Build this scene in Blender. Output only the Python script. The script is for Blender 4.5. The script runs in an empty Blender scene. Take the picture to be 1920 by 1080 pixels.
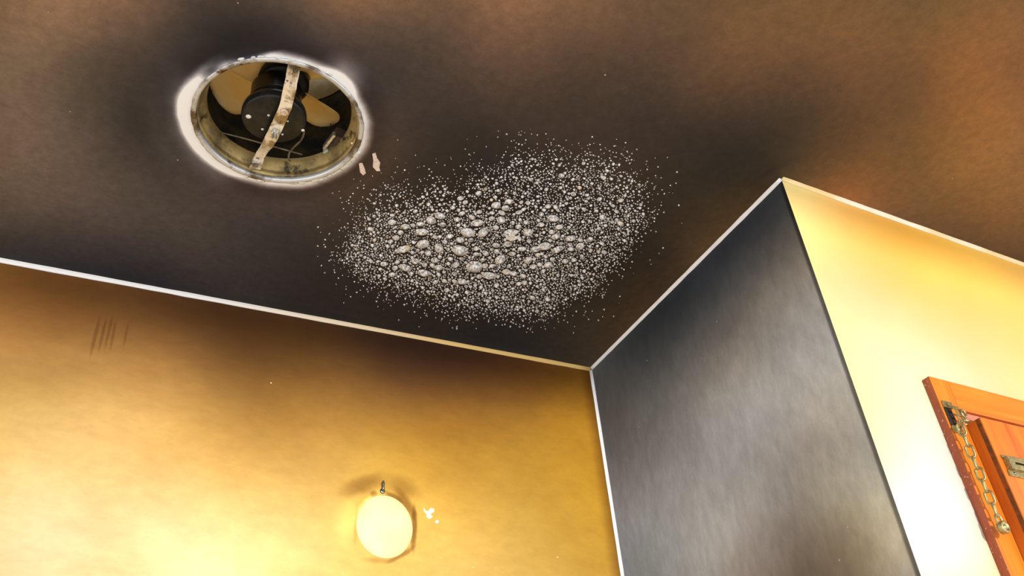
import bpy, bmesh, math, random
import numpy as np
from mathutils import Vector, Matrix, noise as mnoise, geometry as mgeo

rnd = random.Random(7)
SC = bpy.context.scene
COL = SC.collection

# ------------------------------------------------------------------ camera
F_PX = 1720.0                    # focal length in pixels of a 1920 px wide frame
CAM_Z, CEIL_Z = 1.5, 2.55
ROT = np.array([[0.89360193, -0.20832778, -0.39758664],
                [-0.44168876, -0.56582248, -0.69624419],
                [-0.07991645, 0.79777469, -0.59763609]])
cam_d = bpy.data.cameras.new('camera')
cam = bpy.data.objects.new('camera', cam_d)
COL.objects.link(cam)
SC.camera = cam
cam_d.sensor_width = 36.0
cam_d.lens = 36.0 * F_PX / 1920.0
cam_d.clip_start = 0.01
m4 = Matrix([list(ROT[i]) + [0.0] for i in range(3)] + [[0, 0, 0, 1]])
m4.translation = Vector((0, 0, CAM_Z))
cam.matrix_world = m4

# ------------------------------------------------------------------ world, lights, exposure
SC.view_settings.view_transform = 'Standard'
SC.view_settings.look = 'None'
SC.view_settings.gamma = 1.0
SC.view_settings.use_curve_mapping = False
SC.view_settings.exposure = 0.0

world = bpy.data.worlds.new('daylight')
SC.world = world
world.use_nodes = True
bg = world.node_tree.nodes['Background']
bg.inputs['Color'].default_value = (0.96, 0.98, 1.0, 1)
bg.inputs['Strength'].default_value = 1.9

sun_d = bpy.data.lights.new('low_sun', 'SUN')
sun_d.energy = 3.6
sun_d.angle = math.radians(3.0)
sun_d.color = (1.0, 0.93, 0.80)
sun = bpy.data.objects.new('low_sun', sun_d)
COL.objects.link(sun)
sun.rotation_euler = Vector((0.0, 1.0, -0.035)).to_track_quat('-Z', 'Y').to_euler()
sun.location = (0.3, -3, 2.2)

# ------------------------------------------------------------------ photo geometry
O = np.array([0, 0, CAM_Z])


def ray(x, y):
    r = ROT @ np.array([x - 960.0, 540.0 - y, -F_PX])
    return r / np.linalg.norm(r)


def on_ceiling(x, y, z=CEIL_Z):
    r = ray(x, y)
    return O + r * (z - CAM_Z) / r[2]


def on_plane(x, y, p, n):
    r = ray(x, y)
    return O + r * ((p - O) @ n) / (r @ n)


PL0, PC1, PC2, PR = (on_ceiling(*p) for p in ((0, 487), (1108, 692), (1465, 335), (1920, 497)))


class Frame:
    """a flat surface: u along it, v up (or along), w out of it into the room"""
    def __init__(self, o, u, v):
        self.o = np.array(o, float)
        self.u = np.array(u, float) / np.linalg.norm(u)
        self.v = np.array(v, float)
        self.w = np.cross(self.u, self.v)
        m = Matrix.Identity(4)
        for i in range(3):
            m[i][0], m[i][1], m[i][2], m[i][3] = self.u[i], self.v[i], self.w[i], self.o[i]
        self.m = m

    def px(self, x, y, w=0.0):
        p = on_plane(x, y, self.o + self.w * w, self.w) - self.o
        return np.array([p @ self.u, p @ self.v])

    def p(self, u, v, w=0.0):
        return Vector(self.o + self.u * u + self.v * v + self.w * w)


UP = (0, 0, 1)
FL = Frame(PC1, PC1 - PL0, UP)      # wall with the disc; u runs to 0 at the inner corner
FG = Frame(PC1, PC2 - PC1, UP)      # grey return
FR = Frame(PC2, PR - PC2, UP)       # cream wall with the door
FC = Frame((0, 0, CEIL_Z), (1, 0, 0), (0, 1, 0))   # ceiling (its w points up)
HOLE = np.array([0.1840, 0.9772])
HR = 0.1233
GL = float(np.linalg.norm(PC2 - PC1))


# ------------------------------------------------------------------ mesh helpers
def link(name, bm, mats, parent=None, smooth=False, frame=None, loc=None):
    me = bpy.data.meshes.new(name)
    bm.normal_update()
    bm.to_mesh(me)
    bm.free()
    for m in (mats if isinstance(mats, (list, tuple)) else [mats]):
        me.materials.append(m)
    if smooth:
        me.polygons.foreach_set('use_smooth', [True] * len(me.polygons))
    o = bpy.data.objects.new(name, me)
    COL.objects.link(o)
    if parent is not None:
        o.parent = parent
    if frame is not None:
        o.matrix_world = frame.m
    if loc is not None:
        o.location = loc
    return o


def empty(name, m=None):
    o = bpy.data.objects.new(name, None)
    o.empty_display_size = 0.02
    COL.objects.link(o)
    if m is not None:
        o.matrix_world = m
    return o


def tag(o, label=None, cat=None, group=None, kind=None):
    for k, v in (('label', label), ('category', cat), ('group', group), ('kind', kind)):
        if v:
            o[k] = v
    return o


def box(bm, a, b, bevel=0.0, mat=0):
    """axis box between corners a and b"""
    a, b = np.minimum(a, b), np.maximum(a, b)
    vs = [bm.verts.new((x, y, z)) for z in (a[2], b[2]) for y in (a[1], b[1]) for x in (a[0], b[0])]
    fs = [bm.faces.new([vs[i] for i in q]) for q in
          ((0, 2, 3, 1), (4, 5, 7, 6), (0, 1, 5, 4), (2, 6, 7, 3), (0, 4, 6, 2), (1, 3, 7, 5))]
    for f in fs:
        f.material_index = mat
    if bevel:
        es = list({e for f in fs for e in f.edges})
        bmesh.ops.bevel(bm, geom=es, offset=bevel, segments=2, affect='EDGES', profile=0.6)
    return vs


def lathe(bm, prof, seg=48, center=(0, 0, 0), close=False, jitter=None):
    """prof: (r, z) list turned about z"""
    rings = []
    for r, z in prof:
        if r < 1e-6:
            rings.append([bm.verts.new((center[0], center[1], center[2] + z))])
            continue
        ring = []
        for k in range(seg):
            a = 2 * math.pi * k / seg
            rr = r + (jitter(a, r, z) if jitter else 0)
            ring.append(bm.verts.new((center[0] + rr * math.cos(a), center[1] + rr * math.sin(a), center[2] + z)))
        rings.append(ring)
    pairs = list(zip(rings, rings[1:]))
    if close:
        pairs.append((rings[-1], rings[0]))
    for A, B in pairs:
        if len(A) == 1 and len(B) == 1:
            continue
        for k in range(seg):
            k2 = (k + 1) % seg
            if len(A) == 1:
                bm.faces.new((A[0], B[k2], B[k]))
            elif len(B) == 1:
                bm.faces.new((A[k], A[k2], B[0]))
            else:
                bm.faces.new((A[k], A[k2], B[k2], B[k]))
    bmesh.ops.recalc_face_normals(bm, faces=bm.faces)


def tube(bm, pts, r, seg=8, closed=False, cap=True):
    pts = [Vector(p) for p in pts]
    n = len(pts)
    rings = []
    prev = None
    for i, p in enumerate(pts):
        if closed:
            t = (pts[(i + 1) % n] - pts[i - 1]).normalized()
        else:
            t = (pts[min(i + 1, n - 1)] - pts[max(i - 1, 0)]).normalized()
        if prev is None:
            a = t.orthogonal().normalized()
        else:
            a = (prev - t * prev.dot(t)).normalized()
        prev = a
        b = t.cross(a)
        rr = r[i] if isinstance(r, (list, tuple)) else r
        rings.append([bm.verts.new(p + (a * math.cos(2 * math.pi * k / seg) + b * math.sin(2 * math.pi * k / seg)) * rr)
                      for k in range(seg)])
    for i in range(n if closed else n - 1):
        A, B = rings[i], rings[(i + 1) % n]
        if closed and i == n - 1:      # match the twist of the last ring to the first
            k0 = min(range(seg), key=lambda k: (A[0].co - B[k].co).length)
            B = B[k0:] + B[:k0]
        for k in range(seg):
            bm.faces.new((A[k], A[(k + 1) % seg], B[(k + 1) % seg], B[k]))
    if cap and not closed:
        bm.faces.new(rings[0][::-1])
        bm.faces.new(rings[-1])
    bmesh.ops.recalc_face_normals(bm, faces=bm.faces)


def extrude_outline(bm, pts, z0, z1, bevel=0.0):
    lo = [bm.verts.new((x, y, z0)) for x, y in pts]
    hi = [bm.verts.new((x, y, z1)) for x, y in pts]
    n = len(pts)
    bm.faces.new(lo[::-1])
    bm.faces.new(hi)
    for k in range(n):
        bm.faces.new((lo[k], lo[(k + 1) % n], hi[(k + 1) % n], hi[k]))
    bmesh.ops.recalc_face_normals(bm, faces=bm.faces)


# ------------------------------------------------------------------ material helpers
class Nodes:
    def __init__(self, name):
        self.mat = bpy.data.materials.new(name)
        self.mat.use_nodes = True
        self.nt = self.mat.node_tree
        self.bsdf = self.nt.nodes['Principled BSDF']

    def new(self, t, **kw):
        n = self.nt.nodes.new(t)
        for k, v in kw.items():
            setattr(n, k, v)
        return n

    def l(self, a, b):
        self.nt.links.new(a, b)

    def put(self, sock, v):
        if isinstance(v, bpy.types.NodeSocket):
            self.l(v, sock)
        else:
            sock.default_value = v

    def math(self, op, a, b=0.0, c=None, clamp=False):
        n = self.new('ShaderNodeMath', operation=op, use_clamp=clamp)
        self.put(n.inputs[0], a)
        self.put(n.inputs[1], b)
        if c is not None:
            self.put(n.inputs[2], c)
        return n.outputs[0]

    def smooth(self, v, a, b, to0=0.0, to1=1.0):
        n = self.new('ShaderNodeMapRange', interpolation_type='SMOOTHSTEP')
        self.put(n.inputs['Value'], v)
        n.inputs['From Min'].default_value = a
        n.inputs['From Max'].default_value = b
        n.inputs['To Min'].default_value = to0
        n.inputs['To Max'].default_value = to1
        return n.outputs['Result']

    def coord(self, warp=0.0, wscale=6.0):
        tc = self.new('ShaderNodeTexCoord')
        c = tc.outputs['Object']
        if warp:
            nz = self.new('ShaderNodeTexNoise')
            nz.inputs['Scale'].default_value = wscale
            nz.inputs['Detail'].default_value = 5
            self.l(c, nz.inputs['Vector'])
            s = self.new('ShaderNodeVectorMath', operation='SUBTRACT')
            self.l(nz.outputs['Color'], s.inputs[0])
            s.inputs[1].default_value = (0.5, 0.5, 0.5)
            m = self.new('ShaderNodeVectorMath', operation='MULTIPLY_ADD')
            self.l(s.outputs[0], m.inputs[0])
            m.inputs[1].default_value = (warp, warp, 0)
            self.l(c, m.inputs[2])
            c = m.outputs[0]
        return c

    def noise(self, c, scale, detail=4.0, rough=0.55, stretch=None, rot=0.0, dist=0.0):
        if stretch or rot:
            mp = self.new('ShaderNodeMapping')
            self.l(c, mp.inputs['Vector'])
            mp.inputs['Scale'].default_value = stretch or (1, 1, 1)
            mp.inputs['Rotation'].default_value = (0, 0, rot)
            c = mp.outputs[0]
        n = self.new('ShaderNodeTexNoise')
        n.inputs['Scale'].default_value = scale
        n.inputs['Detail'].default_value = detail
        n.inputs['Roughness'].default_value = rough
        n.inputs['Distortion'].default_value = dist
        self.l(c, n.inputs['Vector'])
        return n.outputs['Fac']

    def blob(self, c, center, axes, rot, edge=0.0):
        mp = self.new('ShaderNodeMapping', vector_type='TEXTURE')
        self.l(c, mp.inputs['Vector'])
        mp.inputs['Location'].default_value = (center[0], center[1], 0)
        mp.inputs['Rotation'].default_value = (0, 0, rot)
        mp.inputs['Scale'].default_value = (max(axes[0], 1e-4), max(axes[1], 1e-4), 100)
        g = self.new('ShaderNodeTexGradient', gradient_type='SPHERICAL')
        self.l(mp.outputs[0], g.inputs[0])
        return self.smooth(g.outputs['Fac'], 0.0, max(0.02, 1.0 - edge))

    def pxblob(self, c, fr, x, y, rx, ry, rot=0.0, edge=0.0):
        """soft elliptic stain given where it is seen in the photo, laid on the surface fr"""
        p = fr.px(x, y)
        J = np.stack([(fr.px(x + 2, y) - fr.px(x - 2, y)) / 4, (fr.px(x, y + 2) - fr.px(x, y - 2)) / 4], 1)
        a = math.radians(rot)
        A = J @ np.array([[math.cos(a), -math.sin(a)], [math.sin(a), math.cos(a)]]) @ np.diag([rx, ry])
        U, S, Vt = np.linalg.svd(A)
        return self.blob(c, p, S, math.atan2(U[1, 0], U[0, 0]), edge)

    def stains(self, v, c, fr, items):
        for it in items:
            amt, args = it[0], it[1:]
            b = self.pxblob(c, fr, *args)
            v = self.math('MULTIPLY_ADD', b, amt, v)
        return v

    def deposit(self, c, table):
        """optical density of soot, tar and painted-in light and shade per colour channel: soft overlapping drifts on the surface"""
        mu, rows = table
        v = None
        for (u, w, a, b, rot, dr, dg, db) in rows:
            bl = self.blob(c, (u, w), (a, b), rot)
            m = self.new('ShaderNodeVectorMath', operation='MULTIPLY_ADD')
            self.l(bl, m.inputs[0])
            m.inputs[1].default_value = (dr, dg, db)
            if v is None:
                m.inputs[2].default_value = mu
            else:
                self.l(v, m.inputs[2])
            v = m.outputs[0]
        return v

    def vadd(self, v, f, k=(1, 1, 1)):
        m = self.new('ShaderNodeVectorMath', operation='MULTIPLY_ADD')
        self.l(f, m.inputs[0])
        m.inputs[1].default_value = k
        self.l(v, m.inputs[2])
        return m.outputs[0]

    def film(self, v, clean=0.9):
        """paint seen through a film of density v"""
        sp = self.new('ShaderNodeSeparateXYZ')
        self.l(v, sp.inputs[0])
        cb = self.new('ShaderNodeCombineXYZ')
        for k in range(3):
            d = self.math('MAXIMUM', sp.outputs[k], 0.0)
            e = self.math('POWER', math.exp(-1.0), d)
            self.l(self.math('MULTIPLY', e, clean), cb.inputs[k])
        return cb.outputs[0]

    def specks(self, c, scale, size, colr, target, amt=0.6):
        vo = self.new('ShaderNodeTexVoronoi')
        vo.inputs['Scale'].default_value = scale
        self.l(c, vo.inputs['Vector'])
        return self.mix(self.math('MULTIPLY', self.math('LESS_THAN', vo.outputs['Distance'], size), amt), colr, target)

    def ramp(self, v, stops):
        r = self.new('ShaderNodeValToRGB')
        e = r.color_ramp.elements
        while len(e) < len(stops):
            e.new(0.5)
        for k, (pos, colr) in enumerate(stops):
            e[k].position = pos
            e[k].color = (*colr, 1)
        self.put(r.inputs['Fac'], v)
        return r.outputs['Color']

    def mix(self, f, a, b, mode='MIX'):
        n = self.new('ShaderNodeMix', data_type='RGBA', blend_type=mode)
        self.put(n.inputs[0], f)
        for s, v in ((n.inputs[6], a), (n.inputs[7], b)):
            if isinstance(v, bpy.types.NodeSocket):
                self.l(v, s)
            else:
                s.default_value = (*v, 1)
        return n.outputs[2]

    def bump(self, h, strength=0.2, dist=0.002):
        b = self.new('ShaderNodeBump')
        b.inputs['Strength'].default_value = strength
        b.inputs['Distance'].default_value = dist
        self.l(h, b.inputs['Height'])
        self.l(b.outputs[0], self.bsdf.inputs['Normal'])

    def out(self, color=None, rough=None, metal=None, spec=None):
        for k, v in (('Base Color', color), ('Roughness', rough), ('Metallic', metal), ('Specular IOR Level', spec)):
            if v is None:
                continue
            if isinstance(v, tuple):
                v = (*v, 1)
            self.put(self.bsdf.inputs[k], v)
        return self.mat


def worn(name, c0, c1, scale=60, rough=0.6, metal=0.0, c2=None, spec=0.3, bump=0.1, lo=0.35, hi=0.65):
    n = Nodes(name)
    c = n.coord()
    f = n.smooth(n.noise(c, scale, 6, 0.6), lo, hi)
    colr = n.mix(f, c0, c1)
    if c2 is not None:
        g = n.smooth(n.noise(c, scale * 2.3, 5, 0.65), 0.55, 0.68)
        colr = n.mix(g, colr, c2)
    if bump:
        n.bump(n.noise(c, scale * 4, 4), bump, 0.001)
    return n.out(colr, rough, metal, spec)


# ------------------------------------------------------------------ soot drifts with light and shade painted in: u, v, radii, turn, density in r g b
SOOT_SHADE_CEIL = ((2.543, 2.968, 3.445), [
    (-0.198, 0.866, 0.253, 0.162, 1.841, -0.342, -0.281, -0.218), (-0.106, 0.827, 0.248, 0.17, 1.793, -0.74, -0.665, -0.636),
    (-0.014, 0.788, 0.242, 0.178, 1.731, -0.426, -0.276, -0.225), (0.08, 0.748, 0.237, 0.186, 1.644, 0.069, -0.017, 0.075),
    (0.176, 0.707, 0.234, 0.193, 1.512, -2.389, -1.842, -1.206), (0.273, 0.665, 0.232, 0.2, 1.3, -0.07, -0.042, 0.105),
    (0.372, 0.623, 0.234, 0.203, 1.015, -0.564, -0.545, -0.617), (0.472, 0.58, 0.24, 0.202, 0.768, -0.925, -0.788, -0.547),
    (0.574, 0.536, 0.25, 0.199, 0.609, -0.474, -0.374, -0.311), (0.678, 0.492, 0.262, 0.195, 0.507, 0.804, 0.56, 0.475),
    (0.783, 0.447, 0.275, 0.191, 0.437, -0.203, -0.074, 0.311), (0.891, 0.401, 0.289, 0.186, 0.383, -0.098, -0.206, 0.01),
    (1, 0.354, 0.303, 0.182, 0.339, -0.354, -0.284, 0.113), (-0.142, 0.975, 0.288, 0.182, 1.747, -0.616, -0.604, -0.597),
    (-0.043, 0.934, 0.282, 0.191, 1.681, 0.045, 0.023, 0.076), (0.058, 0.892, 0.277, 0.199, 1.597, 0.062, -0.035, -0.242),
    (0.161, 0.849, 0.274, 0.207, 1.485, 2.19, 1.665, 0.877), (0.266, 0.806, 0.272, 0.214, 1.334, 0.109, -0.025, -0.233),
    (0.372, 0.761, 0.273, 0.219, 1.145, 0.206, 0.179, 0.106), (0.481, 0.716, 0.278, 0.221, 0.949, -0.959, -0.608, -0.307),
    (0.591, 0.67, 0.287, 0.22, 0.782, 1.651, 1.226, 0.741), (0.704, 0.623, 0.298, 0.217, 0.655, -1.371, -0.98, -0.566),
    (0.818, 0.576, 0.312, 0.213, 0.56, -1.369, -1.075, -0.654), (0.935, 0.527, 0.327, 0.209, 0.487, 0.027, 0.024, -0.164),
    (1.053, 0.478, 0.344, 0.204, 0.429, -0.191, -0.011, 0.129), (1.174, 0.427, 0.363, 0.2, 0.38, -0.419, -0.25, 0.136),
    (-0.184, 1.148, 0.339, 0.196, 1.717, -0.423, -0.538, -0.582), (-0.077, 1.104, 0.333, 0.205, 1.653, 0.57, 0.512, 0.318),
    (0.032, 1.06, 0.328, 0.214, 1.574, 0.561, 0.356, 0.156), (0.144, 1.016, 0.325, 0.223, 1.477, 0.133, 0.258, 0.024),
    (0.257, 0.97, 0.323, 0.231, 1.357, -0.733, -0.481, -0.33), (0.373, 0.923, 0.324, 0.237, 1.215, 0.244, 0.146, -0.02),
    (0.491, 0.876, 0.328, 0.24, 1.062, 0.2, 0.087, -0.044), (0.611, 0.827, 0.336, 0.242, 0.913, 0.018, -0.092, -0.212),
    (0.734, 0.778, 0.348, 0.241, 0.784, -1.415, -0.979, -0.535), (0.859, 0.728, 0.362, 0.238, 0.677, 2.73, 2.08, 1.296),
    (0.987, 0.676, 0.379, 0.234, 0.591, 0.242, 0.416, 0.391), (1.117, 0.624, 0.398, 0.23, 0.52, -0.242, -0.157, 0.407),
    (1.25, 0.57, 0.419, 0.225, 0.46, -0.476, -0.294, 0.024), (-0.117, 1.306, 0.4, 0.222, 1.637, -1.125, -0.988, -0.952),
    (0.002, 1.26, 0.395, 0.232, 1.564, -0.512, -0.488, -0.435), (0.123, 1.213, 0.391, 0.241, 1.478, -0.105, -0.176, -0.223),
    (0.247, 1.165, 0.39, 0.25, 1.377, 0.13, 0.042, -0.167), (0.374, 1.116, 0.391, 0.258, 1.262, -0.297, -0.297, -0.185),
    (0.503, 1.066, 0.395, 0.263, 1.136, 0.812, 0.744, 0.546), (0.635, 1.015, 0.403, 0.266, 1.009, 0.242, 0.287, 0.262),
    (0.77, 0.963, 0.415, 0.267, 0.888, 1.006, 0.898, 0.742), (0.908, 0.909, 0.43, 0.266, 0.78, 0.408, 0.217, -0.016),
    (1.049, 0.855, 0.449, 0.264, 0.687, -1.564, -1.139, -0.19), (1.193, 0.799, 0.471, 0.26, 0.608, 0.371, 0.336, 0.138),
    (1.341, 0.742, 0.496, 0.256, 0.54, -0.132, -0.232, -0.198), (1.491, 0.684, 0.523, 0.251, 0.481, -0.906, -0.644, -0.051),
    (-0.165, 1.548, 0.488, 0.242, 1.63, 1.154, 0.862, 0.554), (-0.035, 1.5, 0.483, 0.253, 1.562, 0.734, 0.501, 0.241),
    (0.099, 1.451, 0.48, 0.264, 1.485, -0.051, -0.075, -0.256), (0.235, 1.401, 0.479, 0.274, 1.396, 0.115, -0.049, -0.039),
    (0.375, 1.349, 0.48, 0.282, 1.298, 1.284, 1.009, 0.422), (0.518, 1.297, 0.485, 0.29, 1.191, -0.101, 0.051, 0.275),
    (0.664, 1.243, 0.494, 0.295, 1.08, 0.752, 0.664, 0.405), (0.814, 1.188, 0.507, 0.298, 0.971, 0.603, 0.502, 0.394),
    (0.968, 1.131, 0.524, 0.299, 0.868, -0.12, -0.082, 0.08), (1.125, 1.074, 0.546, 0.298, 0.774, -0.412, -0.343, -0.288),
    (1.287, 1.014, 0.571, 0.295, 0.69, -1.311, -1.016, -0.666), (1.452, 0.953, 0.601, 0.292, 0.617, -0.808, -0.608, -0.589),
    (1.622, 0.891, 0.634, 0.287, 0.551, 0.971, 1.052, 1.03), (0.068, 1.743, 0.602, 0.291, 1.495, 1.851, 1.523, 0.906),
    (0.22, 1.691, 0.602, 0.302, 1.415, 0.22, 0.283, 0.067), (0.376, 1.637, 0.604, 0.313, 1.328, -0.639, -0.536, -0.35),
    (0.536, 1.582, 0.611, 0.322, 1.234, -0.063, -0.025, -0.035), (0.7, 1.526, 0.621, 0.33, 1.136, 0.475, 0.232, -0.059),
    (0.869, 1.468, 0.636, 0.335, 1.037, 0.079, -0.154, -0.403), (1.043, 1.408, 0.657, 0.338, 0.94, -0.412, -0.34, -0.127),
    (1.221, 1.347, 0.683, 0.339, 0.849, -0.302, -0.183, -0.134),
])
SOOT_SHADE_LEFT = ((1.081, 1.651, 2.997), [
    (-1.151, -0.058, 0.326, 0.233, 1.777, 0.262, 0.55, 0.723), (-1.032, -0.028, 0.34, 0.252, 1.686, 0.468, 0.672, 0.848),
    (-0.902, 0.003, 0.357, 0.272, 1.573, 0.6, 0.836, 0.572), (-0.761, 0.038, 0.379, 0.292, 1.439, 0.683, 0.907, 0.839),
    (-0.607, 0.075, 0.407, 0.311, 1.296, 0.42, 0.463, 0.226), (-0.437, 0.117, 0.442, 0.331, 1.16, 0.804, 0.818, 0.538),
    (-0.251, 0.162, 0.486, 0.349, 1.042, 0.868, 0.982, 0.214), (-0.044, 0.213, 0.54, 0.368, 0.945, 0.399, 0.678, 0.475),
    (-1.064, -0.184, 0.302, 0.231, 1.791, 0.015, -0.171, -0.503), (-0.944, -0.161, 0.314, 0.25, 1.682, -0.407, -0.461, -0.201),
    (-0.815, -0.135, 0.33, 0.269, 1.537, 0.274, 0.164, 0.165), (-0.674, -0.108, 0.35, 0.288, 1.361, 0.116, 0.234, 0.679),
    (-0.521, -0.078, 0.376, 0.305, 1.182, 0.495, 0.615, 0.54), (-0.353, -0.045, 0.411, 0.321, 1.031, 0.687, 0.78, 0.426),
    (-0.169, -0.009, 0.453, 0.336, 0.915, 0.331, 0.48, 0.466), (0.035, 0.03, 0.504, 0.352, -2.313, -0.097, -0.032, 0.564),
    (-1.092, -0.321, 0.272, 0.212, 1.909, -0.349, -0.429, -0.336), (-0.981, -0.304, 0.281, 0.229, 1.822, 0.24, 0.326, 0.294),
    (-0.861, -0.286, 0.291, 0.248, 1.687, -0.648, -0.685, -0.9), (-0.732, -0.266, 0.305, 0.266, 1.482, 0.256, 0.339, 0.25),
    (-0.592, -0.245, 0.325, 0.283, 1.227, -0.426, -0.569, -0.534), (-0.44, -0.222, 0.351, 0.297, 1.012, -0.436, -0.324, 0.314),
    (-0.274, -0.197, 0.385, 0.31, -2.273, -0.313, -0.388, 0.117), (-0.093, -0.169, 0.426, 0.322, -2.368, -0.001, 0.002, 0.48),
    (-1.013, -0.43, 0.255, 0.21, 1.976, -0.343, -0.39, -0.762), (-0.902, -0.417, 0.262, 0.227, 1.891, 0.115, 0.075, -0.021),
    (-0.783, -0.404, 0.271, 0.246, 1.721, -0.184, -0.218, -0.149), (-0.654, -0.39, 0.283, 0.264, 1.358, -0.157, -0.078, 0.003),
    (-0.515, -0.374, 0.304, 0.276, 0.972, 0.116, 0.009, -0.574), (-0.365, -0.357, 0.332, 0.286, -2.357, 0.045, 0.089, 0.548),
    (-0.201, -0.339, 0.366, 0.296, -2.451, 0.219, 0.228, -0.629), (-0.021, -0.319, 0.406, 0.306, -2.51, -0.252, -0.181, 0.856),
    (-1.041, -0.542, 0.236, 0.191, 2.117, -0.229, -0.459, -0.984), (-0.938, -0.534, 0.241, 0.207, 2.093, -0.316, -0.343, -0.294),
    (-0.827, -0.525, 0.247, 0.224, 2.052, -0.112, -0.404, -0.873), (-0.708, -0.516, 0.253, 0.243, 1.916, -0.427, -0.727, -1.142),
    (-0.58, -0.506, 0.266, 0.258, -2.365, -0.06, -0.198, -0.121), (-0.442, -0.496, 0.291, 0.265, -2.542, -0.526, -0.505, -0.467),
    (-0.293, -0.484, 0.32, 0.272, -2.588, -0.315, -0.423, -0.468), (-0.131, -0.472, 0.353, 0.28, -2.616, -0.127, -0.172, -0.011),
])
SOOT_SHADE_GREY = ((1.397, 1.395, 1.413), [
    (0.493, 0.088, 0.37, 0.208, 2.234, 1.461, 1.284, 0.98), (0.613, -0.014, 0.312, 0.19, 2.197, 1.155, 1.036, 0.804),
    (0.714, -0.101, 0.267, 0.174, 2.15, 0.232, 0.273, 0.382), (0.228, 0.159, 0.468, 0.238, 2.346, 0.775, 0.673, 0.546),
    (0.387, 0.038, 0.385, 0.215, 2.321, 0.392, 0.35, 0.285), (0.519, -0.063, 0.323, 0.197, 2.291, 0.265, 0.267, 0.297),
    (0.63, -0.148, 0.275, 0.181, 2.253, -0.893, -0.705, -0.411), (0.724, -0.221, 0.237, 0.167, 2.205, -0.498, -0.439, -0.393),
    (0.101, 0.104, 0.494, 0.245, 2.425, 0.721, 0.663, 0.602), (0.276, -0.016, 0.404, 0.222, 2.407, 1.285, 1.123, 0.942),
    (0.421, -0.114, 0.336, 0.202, 2.385, -0.118, -0.083, -0.042), (0.542, -0.197, 0.284, 0.186, 2.358, -0.128, -0.095, -0.056),
    (0.645, -0.267, 0.244, 0.172, 2.323, 0.488, 0.355, 0.124), (0.734, -0.328, 0.212, 0.159, 2.276, -0.366, -0.34, -0.329),
    (0.16, -0.072, 0.426, 0.227, 2.49, 0.223, 0.232, 0.253), (0.318, -0.168, 0.352, 0.207, 2.476, -0.142, -0.082, -0.018),
    (0.45, -0.248, 0.297, 0.19, 2.46, -0.47, -0.371, -0.293), (0.562, -0.316, 0.253, 0.176, 2.44, -0.027, -0.08, -0.099),
    (0.659, -0.374, 0.219, 0.163, 2.413, -0.819, -0.752, -0.599), (0.742, -0.425, 0.191, 0.152, 2.375, 0.157, 0.191, 0.196),
    (0.037, -0.131, 0.451, 0.232, 2.568, 0.794, 0.768, 0.755), (0.21, -0.224, 0.372, 0.211, 2.561, -0.541, -0.567, -0.619),
    (0.354, -0.301, 0.311, 0.193, 2.555, 0.112, 0.073, 0.053), (0.476, -0.366, 0.265, 0.179, 2.548, -0.211, -0.316, -0.426),
    (0.581, -0.422, 0.228, 0.166, 2.54, -0.164, -0.091, -0.045), (0.671, -0.47, 0.198, 0.155, 2.531, -0.063, -0.119, -0.188),
    (0.097, -0.283, 0.394, 0.214, 2.64, 0.189, 0.156, 0.046), (0.254, -0.357, 0.329, 0.196, 2.64, -0.157, -0.131, -0.092),
    (0.387, -0.419, 0.278, 0.181, 2.643, -0.133, -0.143, -0.19), (0.499, -0.472, 0.239, 0.168, 2.649, -0.111, 0.001, 0.102),
    (0.597, -0.517, 0.207, 0.156, 2.66, -0.165, -0.184, -0.123), (0.682, -0.557, 0.181, 0.146, 2.679, -0.231, -0.221, -0.229),
    (-0.022, -0.345, 0.42, 0.217, 2.71, -0.424, -0.421, -0.492), (0.149, -0.415, 0.349, 0.198, 2.716, -0.113, -0.143, -0.179),
    (0.293, -0.474, 0.295, 0.182, 2.726, -0.232, -0.25, -0.24), (0.415, -0.523, 0.252, 0.169, 2.74, -0.186, -0.223, -0.272),
    (0.52, -0.566, 0.218, 0.157, 2.762, 0.171, 0.146, 0.129), (0.612, -0.604, 0.191, 0.146, 2.795, -0.738, -0.725, -0.617),
    (0.039, -0.476, 0.372, 0.199, 2.783, 0.261, 0.099, -0.05), (0.195, -0.531, 0.313, 0.183, 2.796, -0.236, -0.231, -0.199),
    (0.327, -0.577, 0.267, 0.169, 2.815, -0.239, -0.179, -0.208), (0.441, -0.617, 0.231, 0.157, 2.841, 0.417, 0.52, 0.63),
    (0.539, -0.652, 0.201, 0.146, 2.879, 0.159, 0.312, 0.55), (0.625, -0.682, 0.178, 0.137, 2.933, -0.55, -0.562, -0.566),
])
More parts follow.
